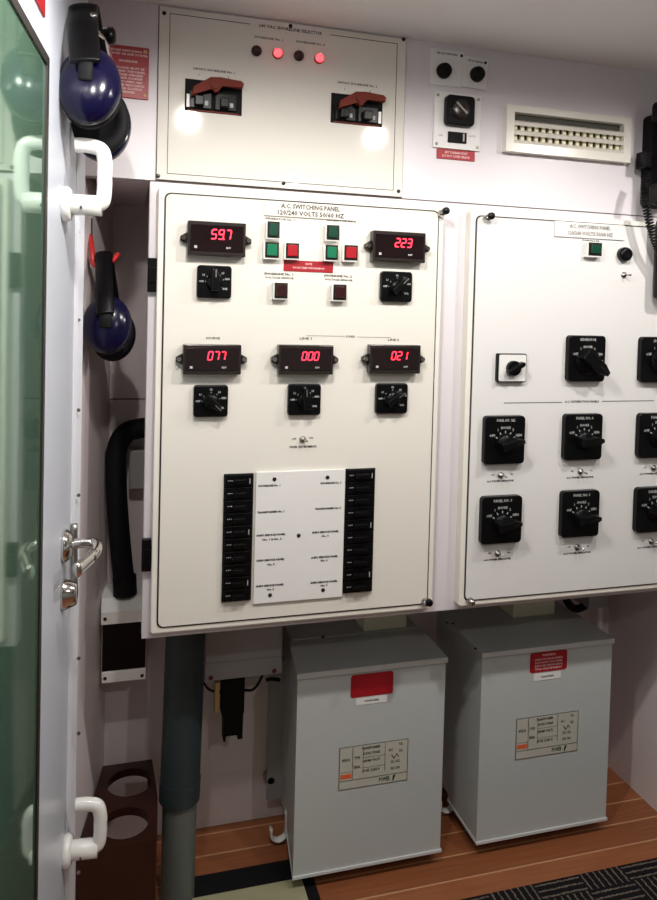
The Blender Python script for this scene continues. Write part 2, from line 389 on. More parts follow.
def button(par, r, y, lens, lab):
    x0, x1, z0, z1 = r; d = .016
    o = MB().box(x0, x1, y-d, y, z0, z1, 'white', .0012).build('indicator_button', par, label=lab)
    e = (x1-x0)*.10; MB().box(x0+e, x1, y-d-.002, y-d, z0+e, z1+.0004, 'bezel', .0008).build('button_rim', o)
    MB().box(x0+e*2, x1-e*1.4, y-d-.008, y-d-.002, z0+e*2.4, z1-e*1.2, lens, .0015).build('button_lens', o)
    return o
def toggle(par, px, py, y, name='toggle_switch'):
    c = P(px, py, y); b = MB()
    b.lathe(c, (0, -1, 0), [(0, .0075), (.003, .0075), (.003, .0045), (.008, .004), (.008, .0005)], 'steel', n=12)
    o = b.build(name, par)
    MB().tube([c+Vector((0, -.007, 0)), c+Vector((.006, -.022, -.001))], .0022, 'chrome', n=8).build('toggle_lever', o)
def latch(par, px, py, y, knob=True):
    c = P(px, py, y); b = MB()
    b.lathe(c, (0, -1, 0), [(0, .009), (.004, .009), (.006, .006), (.016, .006), (.016, .0005)], 'chrome', n=16)
    o = b.build('quarter_turn_latch', par)
    if knob: MB().lathe(c+Vector((.004, -.014, .004)), (0, -1, 0), [(0, .0085), (.008, .0085), (.010, .007), (.010, .0004)], 'black', n=18).build('latch_knob', o)
# ---------------------------------------------------------------- left switching panel
YF, YD = -.026, -.030
def cabinet(name, label, x0, x1, z0, z1, loc, dm, m=.014):
    o = root(name, label, 'switch panel', loc, 'cream switching panels on the wall')
    fr = MB().rrect(x0-m, x1+m, z0-m, z1+m, .006, YF, 0, 'frame', .003); fr.build('panel_frame', o)
    MB().rrect(x0-.0016, x1+.0016, z0-.0016, z1+.0016, .014, YF-.0012, YF, 'gasket').build('door_gasket', o)
    MB().rrect(x0+.0018, x1-.0018, z0+.0018, z1-.0018, .012, YD, YF-.0004, dm, .0008).build('panel_door', o)
    return o
zt, zb = P(303.4, 202, YD).z, P(291, 616.3, YD).z
lx0, lx1 = P(161.3, 410, YD).x, P(433.3, 410, YD).x
AP = cabinet('switching_panel', 'cream switching panel with five red digital meters and two black breaker strips', lx0, lx1, zt*0+zb, zt, ((lx0+lx1)/2, 0, zb-.014), 'panel')
for n_, (px0, py0, px1, py1) in enumerate(((147.5, 258, 157, 292), (141.5, 539, 151, 571))):
    r = R_(px0, py0, px1, py1, -.01); MB().box(r[0], r[1], -.016, 0, r[2], r[3], 'black', .002).box(r[0]+.003, r[1]-.003, -.019, -.016, r[2]+.02, r[3]-.02, 'black', .001).build('hinge', AP)
for a in ((441, 213.5), (424.5, 601.5)): latch(AP, *a, YD)
def plate(par, r, y, d, k='plate', name='name_plate', **t):
    return MB().box(r[0], r[1], y-d, y, r[2], r[3], k, min(.0006, d/3)).build(name, par, **t)
r = R_(264, 204.2, 355, 218.3, YD); o = plate(AP, r, YD, .004, 'panel', label='engraved title plate')
cx, h = (r[0]+r[1])/2, r[3]-r[2]
MB().text('A.C. SWITCHING PANEL', cx, r[2]+h*.73, .0098, YD-.0041, w=.135, bold=.0003).text('120/240 VOLTS 50/60 HZ', cx, r[2]+h*.26, .0098, YD-.0041, w=.153, bold=.0003).build('lettering', o)
meter(AP, R_(187.5, 222, 245.5, 256, YD-.02), YD, '59.7', 'digital meter reading 59.7')
meter(AP, R_(372.5, 231.8, 425, 262, YD-.02), YD, '223', 'digital meter reading 223')
meter(AP, R_(183, 344.5, 241, 374.5, YD-.02), YD, '077', 'digital meter reading 077')
meter(AP, R_(278.5, 345, 333, 374.5, YD-.02), YD, '000', 'digital meter reading 000')
meter(AP, R_(369.5, 345, 420, 373.5, YD-.02), YD, '021', 'digital meter reading 021')
for a, ang in (((197, 265.5, 231.5, 298.3), 90), ((381, 271.5, 412, 302), 45), ((193.6, 385.2, 228, 417), -42), ((288.2, 384, 320.7, 415.2), 95), ((376.2, 383.5, 407.6, 413.6), 35)):
    rotary(AP, R_(*a, YD-.01), YD, ang, None or 'black square selector switch')
for a, k, l in (((265.5, 222, 279, 239.5), 'green', 'dark green indicator'), ((263, 242.5, 278.3, 259.5), 'greenlit', 'lit green indicator'),
              ((283.8, 243.5, 298.3, 260), 'redlit', 'lit red indicator'), ((324.5, 225.5, 338.5, 241.5), 'green', 'dark green indicator'),
              ((323.3, 245.5, 337, 261.5), 'greenlit', 'lit green indicator'), ((342, 245.5, 356.8, 262), 'redlit', 'lit red indicator'),
              ((272.5, 283, 287, 299.7), 'maroon', 'unlit dark red indicator'), ((331, 284.7, 345.5, 301.5), 'maroon', 'unlit dark red indicator')):
    button(AP, R_(*a, YD-.01), YD, k, l)
r = R_(283.5, 261, 333, 272, YD); o = plate(AP, r, YD, .0018, 'sign', 'warning_plate', label='red warning strip')
cx, cz = (r[0]+r[1])/2, (r[2]+r[3])/2
MB().text('NOTE', cx, cz+.005, .004, YD-.0019, 'redmark').text('DO NOT START WITH SHORE ON', cx, cz-.004, .004, YD-.0019, 'redmark', w=.072).build('lettering', o)
def tx(mb, t, px, py, h, y, wpx=None, k='ink', bold=0):
    c = P(px, py, y); w = None
    if wpx: w = P(px+wpx/2, py, y).x-P(px-wpx/2, py, y).x
    mb.text(t, c.x, c.z, h, y, k, w, bold=bold)
def ln(mb, px0, px1, py, y, k='ink', th=.0012):
    a = P(px0, py, y); b = P(px1, py, y); mb.box(a.x, b.x, y-.0004, y, P((px0+px1)/2, py, y).z-th/2, P((px0+px1)/2, py, y).z+th/2, k)
t = MB()
tx(t, 'GENERATOR No. 1', 280, 219.3, .0042, YD, 30); tx(t, 'GENERATOR No. 2', 341, 221, .0042, YD, 30)
tx(t, 'SHORELINE No. 1', 279, 274.2, .0048, YD, 29, bold=.0002); tx(t, 'VOLTAGE SENSOR', 279.5, 278, .0044, YD, 29)
tx(t, 'SHORELINE No. 2', 338, 276.2, .0048, YD, 28, bold=.0002); tx(t, 'VOLTAGE SENSOR', 338.5, 280, .0044, YD, 28)
tx(t, 'SOURCE', 213, 338.3, .0048, YD, 14); tx(t, 'LINE 1', 306, 338.6, .0048, YD, 12); tx(t, 'LOAD', 350.5, 336.6, .0048, YD, 9); tx(t, 'LINE 2', 393.5, 340, .0048, YD, 11)
ln(t, 306, 345, 336, YD, th=.0008); ln(t, 357, 391, 337.3, YD, th=.0008)
tx(t, 'OFF', 294, 439, .004, YD); tx(t, 'ON', 311, 438, .004, YD); tx(t, 'PANEL INSTRUMENTS', 303, 446.8, .0046, YD, 27, bold=.0002)
t.build('engraved_lettering', AP)
wr = MB()
for a in ((187, 303, 241, 268), (380, 271, 418, 275), (184, 385, 241, 392), (277, 384, 333, 391), (368, 383, 416, 389)): pass
toggle(AP, 302.5, 439.3, YD)
# breaker strips
def breaker_strip(par, px0, pyt, px1, pyb, side):
    r = R_(px0, pyt, px1, pyb, YD-.004)
    o = MB().box(r[0], r[1], YD-.004, YD, r[2], r[3], 'matt').build('breaker_strip', par, label='black column of circuit breakers '+side)
    n = 10; H = (r[3]-r[2])/n
    for i in range(n):
        z0 = r[2]+i*H
        b = MB().box(r[0]+.003, r[1]-.003, YD-.009, YD-.004, z0+.0012, z0+H-.0012, 'black', .001)
        b.box(r[0]+.02, r[1]-.018, YD-.020, YD-.009, z0+H*.30, z0+H*.66, 'black', .0015)
        for q in range(3): b.box(r[0]+.008+q*.004, r[0]+.0100+q*.004, YD-.0095, YD-.009, z0+H*.5, z0+H*.56, 'mark')
        b.box(r[1]-.010, r[1]-.008, YD-.0093, YD-.009, z0+H*.25, z0+H*.65, 'mark') if i % 4 == 1 else None
        b.build('circuit_breaker', o)
breaker_strip(AP, 222.8, 474, 252.3, 601, 'left of the white list')
breaker_strip(AP, 344.2, 468.8, 373.6, 592, 'right of the white list')
r = R_(254.8, 471, 343.8, 600.3, YD-.006)
o = plate(AP, r, YD, .006, 'plate', 'breaker_label_plate', label='white list plate between the breaker columns')
t = MB(); yp = YD-.006
for a in (('SHORELINE No. 1', 269.5, 485.7, 22), ('TRANSFORMER No. 1', 271, 512, 27), ('SHIPS SERVICE PANEL', 271, 535, 29), ('No. 1 & No. 2', 272, 539.3, 19),
          ('SHIPS SERVICE PANEL', 270.5, 560, 28), ('No. 3', 271, 564.5, 7), ('SHIPS SERVICE PANEL', 270, 585.5, 28), ('No. 5', 270.5, 589.5, 7),
          ('SHORELINE No. 2', 331, 483, 21), ('TRANSFORMER No. 2', 328, 508.5, 26), ('SHIPS SERVICE PANEL', 325.5, 532, 27), ('No. 4', 325, 536, 7),
          ('SHIPS SERVICE PANEL', 324.5, 557, 27), ('No. 6', 324, 560.5, 7), ('SHIPS SERVICE PANEL', 324, 582, 27), ('No. 7', 324, 585.5, 7)):
    tx(t, a[0], a[1], a[2], .0042, yp, a[3], bold=.00025)
t.build('lettering', o)
for q in ((274.4, 479.2), (327.5, 477.3), (298.6, 535.5), (270, 595), (323, 590)):
    c = P(*q, yp); s_ = MB(); screw(s_, c.x, yp, c.z, .0045, 'bezel'); s_.build('plate_screw', o)
# ---------------------------------------------------------------- right switching panel
rx0 = P(471, 410, YD).x; rmid = P(584, 410, YD).x; rx1 = 2*rmid-rx0+.02
BP = cabinet('switching_panel', 'white switching panel with rows of black rotary selectors, at right', rx0, rx1, P(560, 592.7, YD).z, P(564, 221.3, YD).z, ((rx0+rx1)/2, 0, zb-.014), 'panel2')
latch(BP, 486, 218.5, YD); latch(BP, 470, 600.5, YD, False)
r = R_(554, 223.3, 623.5, 238.5, YD); o = plate(BP, r, YD, .004, 'panel2', label='engraved title plate')
cx, h = (r[0]+r[1])/2, r[3]-r[2]
MB().text('A.C. SWITCHING PANEL', cx, r[2]+h*.72, .009, YD-.0041, 'steel', w=.118, bold=.0003).text('120/240 VOLTS 50/60 HZ', cx, r[2]+h*.28, .009, YD-.0041, 'steel', w=.13, bold=.0003).build('lettering', o)
button(BP, R_(585.5, 243, 600, 257.5, YD-.01), YD, 'green', 'green indicator')
c = P(625.5, 254.3, YD-.01); MB().lathe((c.x, YD, c.z), (0, -1, 0), [(0, .018), (.012, .018), (.018, .015), (.018, .008), (.016, .0005)], 'black').build('round_knob', BP)
toggle(BP, 623.5, 275, YD)
r = R_(497.3, 353.5, 526.3, 382.3, YD-.01)
o = MB().rrect(*r, .005, YD-.012, YD, 'black', .002).build('cam_switch', BP, label='small square switch with silver face')
MB().rrect(r[0]+.003, r[1]-.003, r[2]+.003, r[3]-.003, .004, YD-.0135, YD-.012, 'plate').build('face_plate', o)
cx, cz = (r[0]+r[1])/2, (r[2]+r[3])/2; A = math.radians(30); M4 = Matrix.Translation((cx, 0, cz)) @ Matrix.Rotation(-A, 4, 'Y')
MB().cyl((cx, YD-.024, cz), (cx, YD-.0135, cz), .018, k='black').prism([(-.024, -.006), (.022, -.006), (.027, 0), (.022, .006), (-.024, .006)], YD-.036, YD-.022, 'black', 'Y', .002, M4).build('selector_knob', o)
rotary(BP, R_(567.5, 335.5, 604, 381.5, YD-.01), YD, -38, 'black generator selector with big pointer knob', 'big', 'GENERATOR', 1.3)
rotary(BP, R_(640, 337, 680, 382.5, YD-.01), YD, -38, 'black selector cut by the right edge of the photo', 'big', 'SHORELINE', 1.1)
for a, ang, tt in (((483.8, 415.8, 523.8, 463.8), 15, 'PANEL NO. 1&2'), ((563.8, 413.8, 601, 459.7), 5, 'PANEL NO. 4'), ((638, 413, 677, 457.5), -30, 'PANEL NO. 6'),
                   ((480.8, 496, 520.8, 543), 10, 'PANEL NO. 3'), ((561, 490.5, 598, 536.5), 5, 'PANEL NO. 5'), ((635.5, 487, 674, 531.5), -30, 'PANEL NO. 7')):
    rotary(BP, R_(*a, YD-.01), YD, ang, 'black rectangular selector switch', 'big', tt, .9)
t = MB(); ln(t, 504, 562, 402.7, YD, th=.0018); ln(t, 602, 654, 401, YD, th=.0018); tx(t, 'A.C. DISTRIBUTION PANELS', 582, 401.7, .0052, YD, 34, bold=.0002)
tx(t, 'PARALLEL', 591, 240.8, .004, YD, 18)
for px, py in ((500.4, 475), (580, 471.4), (653, 467.6), (497.3, 553.3), (577, 547), (650.7, 541)):
    toggle(BP, px, py, YD); tx(t, 'A.C. POWER INDICATOR', px, py+6, .0042, YD, 27, bold=.0003); tx(t, 'OFF', px-8, py, .0035, YD); tx(t, 'ON', px+11, py-.8, .0035, YD)
t.build('engraved_lettering', BP)
# ---------------------------------------------------------------- upper shoreline selector panel
YU = -.006
ux0, ux1 = P(158, 95, YU).x, P(404.3, 118, YU).x
UP = root('selector_panel', 'cream shoreline selector panel under the ceiling with two lit red lamps', 'control panel', ((ux0+ux1)/2, 0, ZSEAM+.003))
uz0, uz1 = ZSEAM+.003, ZCEIL-.004
MB().box(ux0-.002, ux1+.002, -.001, 0, uz0-.002, uz1+.002, 'line').build('painted_edge_shadow', UP)  # thin dark plate edge, painting in the shadow line around the panel
MB().box(ux0, ux1, YU, -.001, uz0, uz1, 'panel', .001).build('panel_plate', UP)
bx0, bx1, bz0, bz1 = P(168.3, 95, YU).x, P(395.5, 115, YU).x, uz0+.013, uz1-.013
t = MB(); w = .0014
ta, tb = P(250, 30, YU).x, P(330, 36, YU).x
for q in ((bx0, bx1, bz0, bz0+w), (bx0, bx0+w, bz0, bz1), (bx1-w, bx1, bz0, bz1), (bx0, ta, bz1-w, bz1), (tb, bx1, bz1-w, bz1)):
    t.box(q[0], q[1], YU-.0005, YU, q[2], q[3], 'ink')
t.build('border_line', UP)
t = MB(); cxt = (ta+tb)/2; t.text('240 VAC SHORELINE SELECTOR', cxt, bz1-.001, .0068, YU, 'ink', w=.145, bold=.0002)
tx(t, 'SHORELINE No. 1', 269, 38.6, .0046, YU, 29); tx(t, 'SHORELINE No. 2', 310.5, 43.3, .0046, YU, 29)
tx(t, '240VAC SHORELINE No. 1', 214.5, 70.8, .0046, YU, 42); tx(t, '240VAC SHORELINE No. 2', 357.5, 84.5, .0046, YU, 40)
for q in (('1', 199, 75), ('2', 228.5, 77.5), ('1', 344.5, 89), ('2', 370, 91.5)): tx(t, q[0], q[1], q[2], .0045, YU)
t.build('engraved_lettering', UP)
for px, py, k, l in ((256.8, 50.3, 'maroon', 'dark red lamp'), (277.8, 53, 'redhot', 'bright lit red lamp'), (299.2, 55.2, 'maroon', 'dark red lamp'), (319.6, 58, 'redhot', 'bright lit red lamp')):
    c = P(px, py, YU-.006); o = MB().lathe((c.x, YU, c.z), (0, -1, 0), [(0, .0115), (.005, .0115), (.006, .010), (.006, .001)], 'bezel' if k == 'maroon' else 'sign').build('indicator_lamp', UP, label=l)
    MB().lathe((c.x, YU-.005, c.z), (0, -1, 0), [(0, .0095), (.004, .0095), (.008, .007), (.009, .001)], k).build('lamp_lens', o)
for px, py in ((164.2, 13.2), (290.5, 26), (405-1.5, 39.5), (158, 176), (283.5, 183.3), (398.5, 191.3)):
    c = P(px, py, YU); s_ = MB(); screw(s_, c.x, YU, c.z, .0045, 'bezel'); s_.build('panel_screw', UP)
def interlock(px0, py0, px1, py1, white_left):
    r = R_(px0, py0, px1, py1, YU); y = YU-.001; W = r[1]-r[0]; H = r[3]-r[2]
    o = MB().box(r[0], r[1], y, YU, r[2], r[3], 'matt').build('transfer_breaker', UP, label='black breaker pair under a rust red bar')
    q = lambda u: r[0]+W*u
    k = lambda v: r[2]+H*v
    for u in (.16, .60):
        b = MB().box(q(u-.08), q(u+.30), y-.006, y, k(.10), k(.62), 'black', .001)
        b.box(q(u), q(u+.16), y-.020, y-.006, k(.15), k(.45), 'black', .002); b.box(q(u+.18), q(u+.24), y-.0065, y-.006, k(.2), k(.34), 'mark'); b.build('breaker_toggle', o)
    MB().box(q(.03) if white_left else q(.92), q(.08) if white_left else q(.975), y-.002, y, k(.12), k(.52), 'plate').build('white_slide', o)
    MB().box(q(.05), q(.95), y-.0015, y, k(.01), k(.05), 'handle').build('lower_rail', o)
    b = MB(); cx, cz = q(.5), k(.80)
    b.prism([(q(.10), k(.40)), (q(.13), k(.68)), (q(.42), k(1.02)), (q(.60), k(1.04)), (q(.95), k(1.0)), (q(1.0), k(.92)), (q(.98), k(.78)), (q(.62), k(.80)), (q(.56), k(.60)), (q(.50), k(.56)), (q(.44), k(.68))], y-.026, y-.014, 'handle', 'Y', .002)
    b.cyl((cx, y-.030, cz), (cx, y, cz), .010, k='handle'); b.build('interlock_bar', o, label='rust red bent bar')
interlock(184.8, 81.5, 242, 113.3, True)
interlock(330.8, 95.5, 382.3, 125, False)
# ---------------------------------------------------------------- small fittings on the wall, right of it
def fan_plate(px0, py0, px1, py1, kx, ky, rot, lab, txt, yy):
    r = R_(px0, py0, px1, py1, 0); cx, cz = (r[0]+r[1])/2, (r[2]+r[3])/2
    o = root('fan_control', lab, 'control knob', (cx, 0, r[2]), 'fan knobs on white plates')
    M4 = Matrix.Translation((cx, 0, cz)) @ Matrix.Rotation(rot, 4, 'Y') @ Matrix.Translation((-cx, 0, -cz))
    MB().box(r[0], r[1], yy-.0025, yy, r[2], r[3], 'plate', .0006, M4=M4).build('control_plate', o)
    c = P(kx, ky, 0)
    MB().lathe((c.x, yy-.0025, c.z), (0, -1, 0), [(0, .0185), (.004, .0185), (.014, .016), (.016, .012), (.016, .001)], 'black').build('control_knob', o)
    MB().text(txt, cx, r[3]-.010, .0048, yy-.0026, 'ink', w=(r[1]-r[0])*.6, M4=M4).build('lettering', o)
    s_ = MB(); screw(s_, r[1]-.006, yy-.0025, r[3]-.010, .0035, 'bezel'); s_.build('plate_screw', o)
fan_plate(429.5, 50, 463, 86, 443, 71.5, 0, 'left white plate with a black round fan knob, above the thermostat', 'ER ROOM FAN', 0)
fan_plate(461.5, 58, 486.3, 89, 475.6, 75.4, .05, 'right white plate with a black round fan knob, slightly tilted', 'ER ROOM FAN', -.003)
r = R_(433, 94, 479.7, 149.8, 0)
TH = root('thermostat', 'white thermostat plate with black dial and small black window', 'thermostat', ((r[0]+r[1])/2, 0, r[2]))
MB().box(r[0], r[1], -.006, 0, r[2], r[3], 'plate', .001).build('mounting_plate', TH)
q = R_(444.7, 96.5, 473, 126.5, -.01); o = MB().rrect(*q, .010, -.022, -.006, 'black', .003).build('dial_housing', TH)
c = P(460.5, 109.5, -.022); MB().lathe((c.x, -.022, c.z), (0, -1, 0), [(0, .0235), (.006, .0225), (.008, .018), (.008, .001)], 'bezel').build('dial', o)
M4 = Matrix.Translation((c.x, 0, c.z)) @ Matrix.Rotation(math.radians(42), 4, 'Y'); MB().box(-.02, .016, -.034, -.029, -.0025, .0025, 'steel', .001, M4=M4).build('pointer', o)
q = R_(447.7, 132.3, 466.2, 143.2, -.006); o = MB().box(q[0], q[1], -.009, -.006, q[2], q[3], 'matt', .0006).build('slide_switch', TH); MB().box(q[1]-.012, q[1]-.007, -.013, -.009, q[2]+.004, q[3]-.003, 'steel', .0008).build('slider', o)
t = MB(); tx(t, 'OFF', 440.5, 135.5, .0045, -.006, k='steel'); tx(t, 'AUTO', 472.5, 136.5, .0045, -.006, k='steel'); t.build('lettering', TH)
for u in (r[0]+.008, r[1]-.008):
    for v in (r[2]+.009, r[3]-.009): s_ = MB(); screw(s_, u, -.006, v, .0038); s_.build('plate_screw', TH)
r = R_(436.4, 150.3, 474.3, 160, 0)
RS = root('red_label', 'small red engraved label under the thermostat plate', 'sign', ((r[0]+r[1])/2, 0, r[2]))
MB().box(r[0], r[1], -.003, 0, r[2], r[3], 'sign', .0006).build('label_plate', RS)
MB().text('SET THERMOSTAT', (r[0]+r[1])/2, r[2]+(r[3]-r[2])*.68, .0052, -.0031, 'redmark', w=.06).text('DO NOT COVER SENSOR', (r[0]+r[1])/2, r[2]+(r[3]-r[2])*.3, .0052, -.0031, 'redmark', w=.072).build('lettering', RS)
# vent
x0, x1 = P(504.7, 127, -.01).x, P(628.5, 142, -.01).x; z0, z1 = P(566, 157.5, -.01).z, P(566, 111.8, -.01).z
V = root('air_vent', 'white rectangular air vent grille on the wall near the ceiling', 'air vent', ((x0+x1)/2, 0, z0))
e = .021; t = MB()
for q in ((x0, x1, z0, z0+e), (x0, x1, z1-e*.8, z1), (x0, x0+e, z0+e, z1-e*.8), (x1-e, x1, z0+e, z1-e*.8)): t.box(q[0], q[1], -.020, 0, q[2], q[3], 'frame')
t.prism([(x0, z0), (x1, z0), (x1, z0+.004), (x0, z0+.004)], -.0205, -.020, 'frame'); t.build('vent_frame', V)
MB().box(x0+e, x1-e, -.0012, -.0002, z0+e, z1-e*.8, 'duct').build('dark_duct', V)
hz = z1-e*.8-z0-e
for i in range(16):
    u = x0+e+(x1-x0-2*e)*(i+.5)/16; MB().box(u-.0048, u+.0048, -.008, -.002, z0+e, z1-e*.8-hz*.22, 'cream').build('vertical_fin', V)
for v in (.06, .38, .68):
    b = MB(); M4 = Matrix.Translation((0, -.013, z0+e+hz*v)) @ Matrix.Rotation(math.radians(25), 4, 'X'); b.box(x0+e, x1-e, -.008, .008, -.0045, .0045, 'frame', M4=M4); b.build('louvre_blade', V)
# red wall sign
x0, x1 = P(103, 70, 0).x, P(148.7, 75, 0).x; z0, z1 = P(148, 100.3, 0).z, P(149.5, 49, 0).z
SG = root('warning_sign', 'red engraved sign on the wall behind the upper ear defenders', 'sign', ((x0+x1)/2, 0, z0))
MB().box(x0, x1, -.004, 0, z0, z1, 'sign', .0008).build('sign_plate', SG)
t = MB(); H = z1-z0
for i, s_ in enumerate(('BEFORE SWITCHING TO', 'SHORE OR SHIP POWER', '', 'SHORELINE', '', 'THE LOAD MUST BE', 'OFF AND THE PANEL', 'VOLTAGE CHECKED', 'ALWAYS CONFIRM', 'BOTH LAMPS ARE', 'LIT AND MATCHING', 'BEFORE CLOSING', 'BREAKER')):
    if s_: t.text(s_, (x0+x1)/2+.004, z1-H*(.10+.066*i), .0045, -.0041, 'redmark', w=len(s_)*.0042)
t.build('lettering', SG)
for v in (z0+.008, z1-.008): s_ = MB(); screw(s_, x1-.008, -.004, v, .0035, 'brass'); s_.build('sign_screw', SG)
# telephone handset at the right edge
x0 = P(646, 150, -.03).x; zt_, zb_ = P(650, 98, -.05).z, P(650, 205, -.05).z
TL = root('telephone_handset', 'black wall telephone handset at the right edge, beside the vent', 'telephone', (x0+.05, 0, zb_))
MB().rrect(x0+.012, x0+.105, zb_, zt_-.03, .015, -.035, 0, 'matt', .004).build('cradle', TL)
h = MB(); cxx = x0+.035
h.tube([(cxx, -.060, zt_-.004), (cxx, -.070, zt_-.03), (cxx, -.082, zt_-.10), (cxx, -.082, zb_+.09), (cxx, -.070, zb_+.03), (cxx, -.062, zb_-.0)], .02, 'black', n=18, smoothpts=5, flat=((1, 0, 0), .030, .016))
h.box(cxx-.032, cxx+.032, -.085, -.035, zt_-.062, zt_-.006, 'black', .012).box(cxx-.032, cxx+.032, -.085, -.035, zb_, zb_+.055, 'black', .012); h.build('handset', TL)
q = R_(643.5, 151, 649, 168, -.05); MB().box(q[0], q[1]+.01, -.055, -.02, q[2], q[3], 'black', .003).build('side_clip', TL)
# coiled cord, hanging in a loop off to the right
path = spline([Vector((P(645, 180, -.06).x, -.06, P(645, 180, -.06).z)), P(645, 200, -.075), P(651, 228, -.08), P(662, 255, -.08), P(690, 285, -.08), P(722, 262, -.07), P(728, 215, -.05), P(720, 190, -.03)], 60)
hel = []; n_ = len(path); u = Vector((0, -1, 0))
acc = 0
for i, p in enumerate(path):
    tt = (path[min(i+1, n_-1)]-path[max(i-1, 0)]).normalized(); w_ = tt.cross(u).normalized(); v_ = w_.cross(tt)
    if i: acc += (path[i]-path[i-1]).length
    a = acc/.0075*2*PI; hel.append((p, w_, v_, a))
pts = []
for i in range(len(hel)-1):
    for j in range(6):
        f = j/6; p = hel[i][0].lerp(hel[i+1][0], f); a = hel[i][3]*(1-f)+hel[i+1][3]*f; pts.append(p+hel[i][1]*(math.cos(a)*.0085)+hel[i][2]*(math.sin(a)*.0085))
MB().tube(pts, .0022, 'black', n=5).build('coiled_cord', TL)
q0 = P(656, 232, -.05)
MB().box(q0.x-.002, q0.x+.05, -.085, -.04, P(655, 300, -.05).z, P(655, 218, -.05).z, 'black', .014).build('phone_plug', loc=(q0.x+.02, -.04, P(655, 300, -.05).z),
    label='black handheld microphone body hanging at the right edge below the handset', category='microphone')
# ---------------------------------------------------------------- ear defenders
def axis_frame(d):
    d = Vector(d).normalized(); s_ = d.cross(Vector((0, 0, 1))).normalized(); return d, s_, s_.cross(d)
def ear_defenders(c1, c2, top, lab, shell, w, hh, dome, bw):
    """c1 front cup centre, c2 rear cup centre, top = where the band hangs"""
    c1, c2, top = Vector(c1), Vector(c2), Vector(top); d = (c1-c2).normalized()
    o = root('ear_defenders', lab, 'ear defenders', ((c1.x+c2.x)/2, (c1.y+c2.y)/2, min(c1.z, c2.z)-hh), 'ear defenders hanging by the door')
    for c, s_ in ((c1, 1), (c2, -1)):
        n = d*s_; sh = MB()
        sh.lathe(c, n, [(-.004, .98), (0, 1), (.008, 1.0), (.018, .95), (.028, .82), (.036, .60), (.041, .32), (.042, .02)] and [(a, r*1.0) for a, r in ((-.004, .98), (0, 1), (dome*.2, 1.0), (dome*.45, .95), (dome*.68, .80), (dome*.86, .58), (dome*.97, .30), (dome, .02))], shell, n=36, sx=w, sy=hh, up=(0, 0, 1))
        e = sh.build('ear_cup', o)
        MB().lathe(c-n*.004, -n, [(0, .92), (.004, .99), (.012, 1.0), (.018, .93), (.020, .80), (.020, .62), (.010, .55), (.010, .02)], 'matt', n=36, sx=w*.98, sy=hh*.98, up=(0, 0, 1)).build('ear_cushion', e)
        a = c+n*(dome+.001)+Vector((0, 0, hh*.1)); side = n.cross(Vector((0, 0, 1))).normalized()
        MB().tube([a+side*.0+Vector((0, 0, -.018)), a+Vector((0, 0, .01)), a.lerp(top, .35)+n*.004], .006, 'matt', n=10, smoothpts=5, flat=((side.x, side.y, 0), .012, .004)).build('band_slide', o)
    a = c1+d*(dome+.004)+Vector((0, 0, hh*.25)); b = c2-d*(dome+.003)+Vector((0, 0, hh*.45)); side = d.cross(Vector((0, 0, 1))).normalized()
    up = Vector((0, 0, 1))
    pts = [a, a.lerp(top, .30)+d*.010, a.lerp(top, .62)+d*.012, a.lerp(top, .85)+d*.004+up*.004, top+up*.006, b.lerp(top, .85)-d*.004+up*.004, b.lerp(top, .45)-d*.012, b]
    MB().tube(pts, .01, 'black', n=14, smoothpts=7, flat=((side.x, side.y, 0), bw, .0055)).build('headband', o)
    return o
y1 = -.31
c1 = P(90, 88, y1); c2 = P(102, 125, y1+.115); tp = P(84, 10, y1+.06)
ear_defenders(c1, c2, (tp.x+.0, tp.y, tp.z), 'large blue and black ear defenders hanging highest, beside the red sign', 'blue', .052, .070, .040, .025)
b1 = P(98, 30, y1+.06)
hk = root('wall_hook', 'chrome hook peg holding the upper ear defenders', 'hook', (b1.x, -.0, b1.z))
MB().tube([(b1.x+.02, -.0, b1.z), (b1.x+.018, -.10, b1.z), (b1.x+.010, -.20, b1.z), (b1.x-.004, y1+.045, b1.z-.006), (b1.x-.006, y1+.02, b1.z+.012)], .006, 'chrome', smoothpts=5).build('hook_arm', hk)
q = P(109, 36, y1+.12); MB().lathe((q.x, q.y, q.z), (1, -.1, 0), [(-.02, .010), (-.004, .013), (0, .016), (.008, .016), (.012, .010), (.012, .001)], 'black').build('hook_knob', hk)
MB().tube([(q.x-.03, q.y, q.z+.008), (q.x, q.y, q.z+.010)], .006, 'chrome').build('hook_pin', hk)
y2 = -.01
c1 = P(107.5, 325, y2); c2 = P(113, 334, y2+.115); tp = P(104, 256, y2+.06)
ear_defenders(c1, c2, tp, 'smaller looking dark ear defenders hanging on the red hook, lower of the two', 'blue', .050, .062, .036, .018)
a0 = P(94, 262, y2+.06)
rh = MB().tube([P(90, 236, .09), P(92, 250, .06), P(93, 262, .05), P(98, 266, .045), P(106, 262, .05), P(113, 260, .06), P(118, 254, .07)], .006, 'hookred', smoothpts=5)
rh.tube([P(91.8, 218, .10), P(91.8, 244, .09)], .0018, 'ink')
rh.build('red_hook', loc=P(95, 266, .06), label='red plastic hook carrying the lower ear defenders', category='hook')
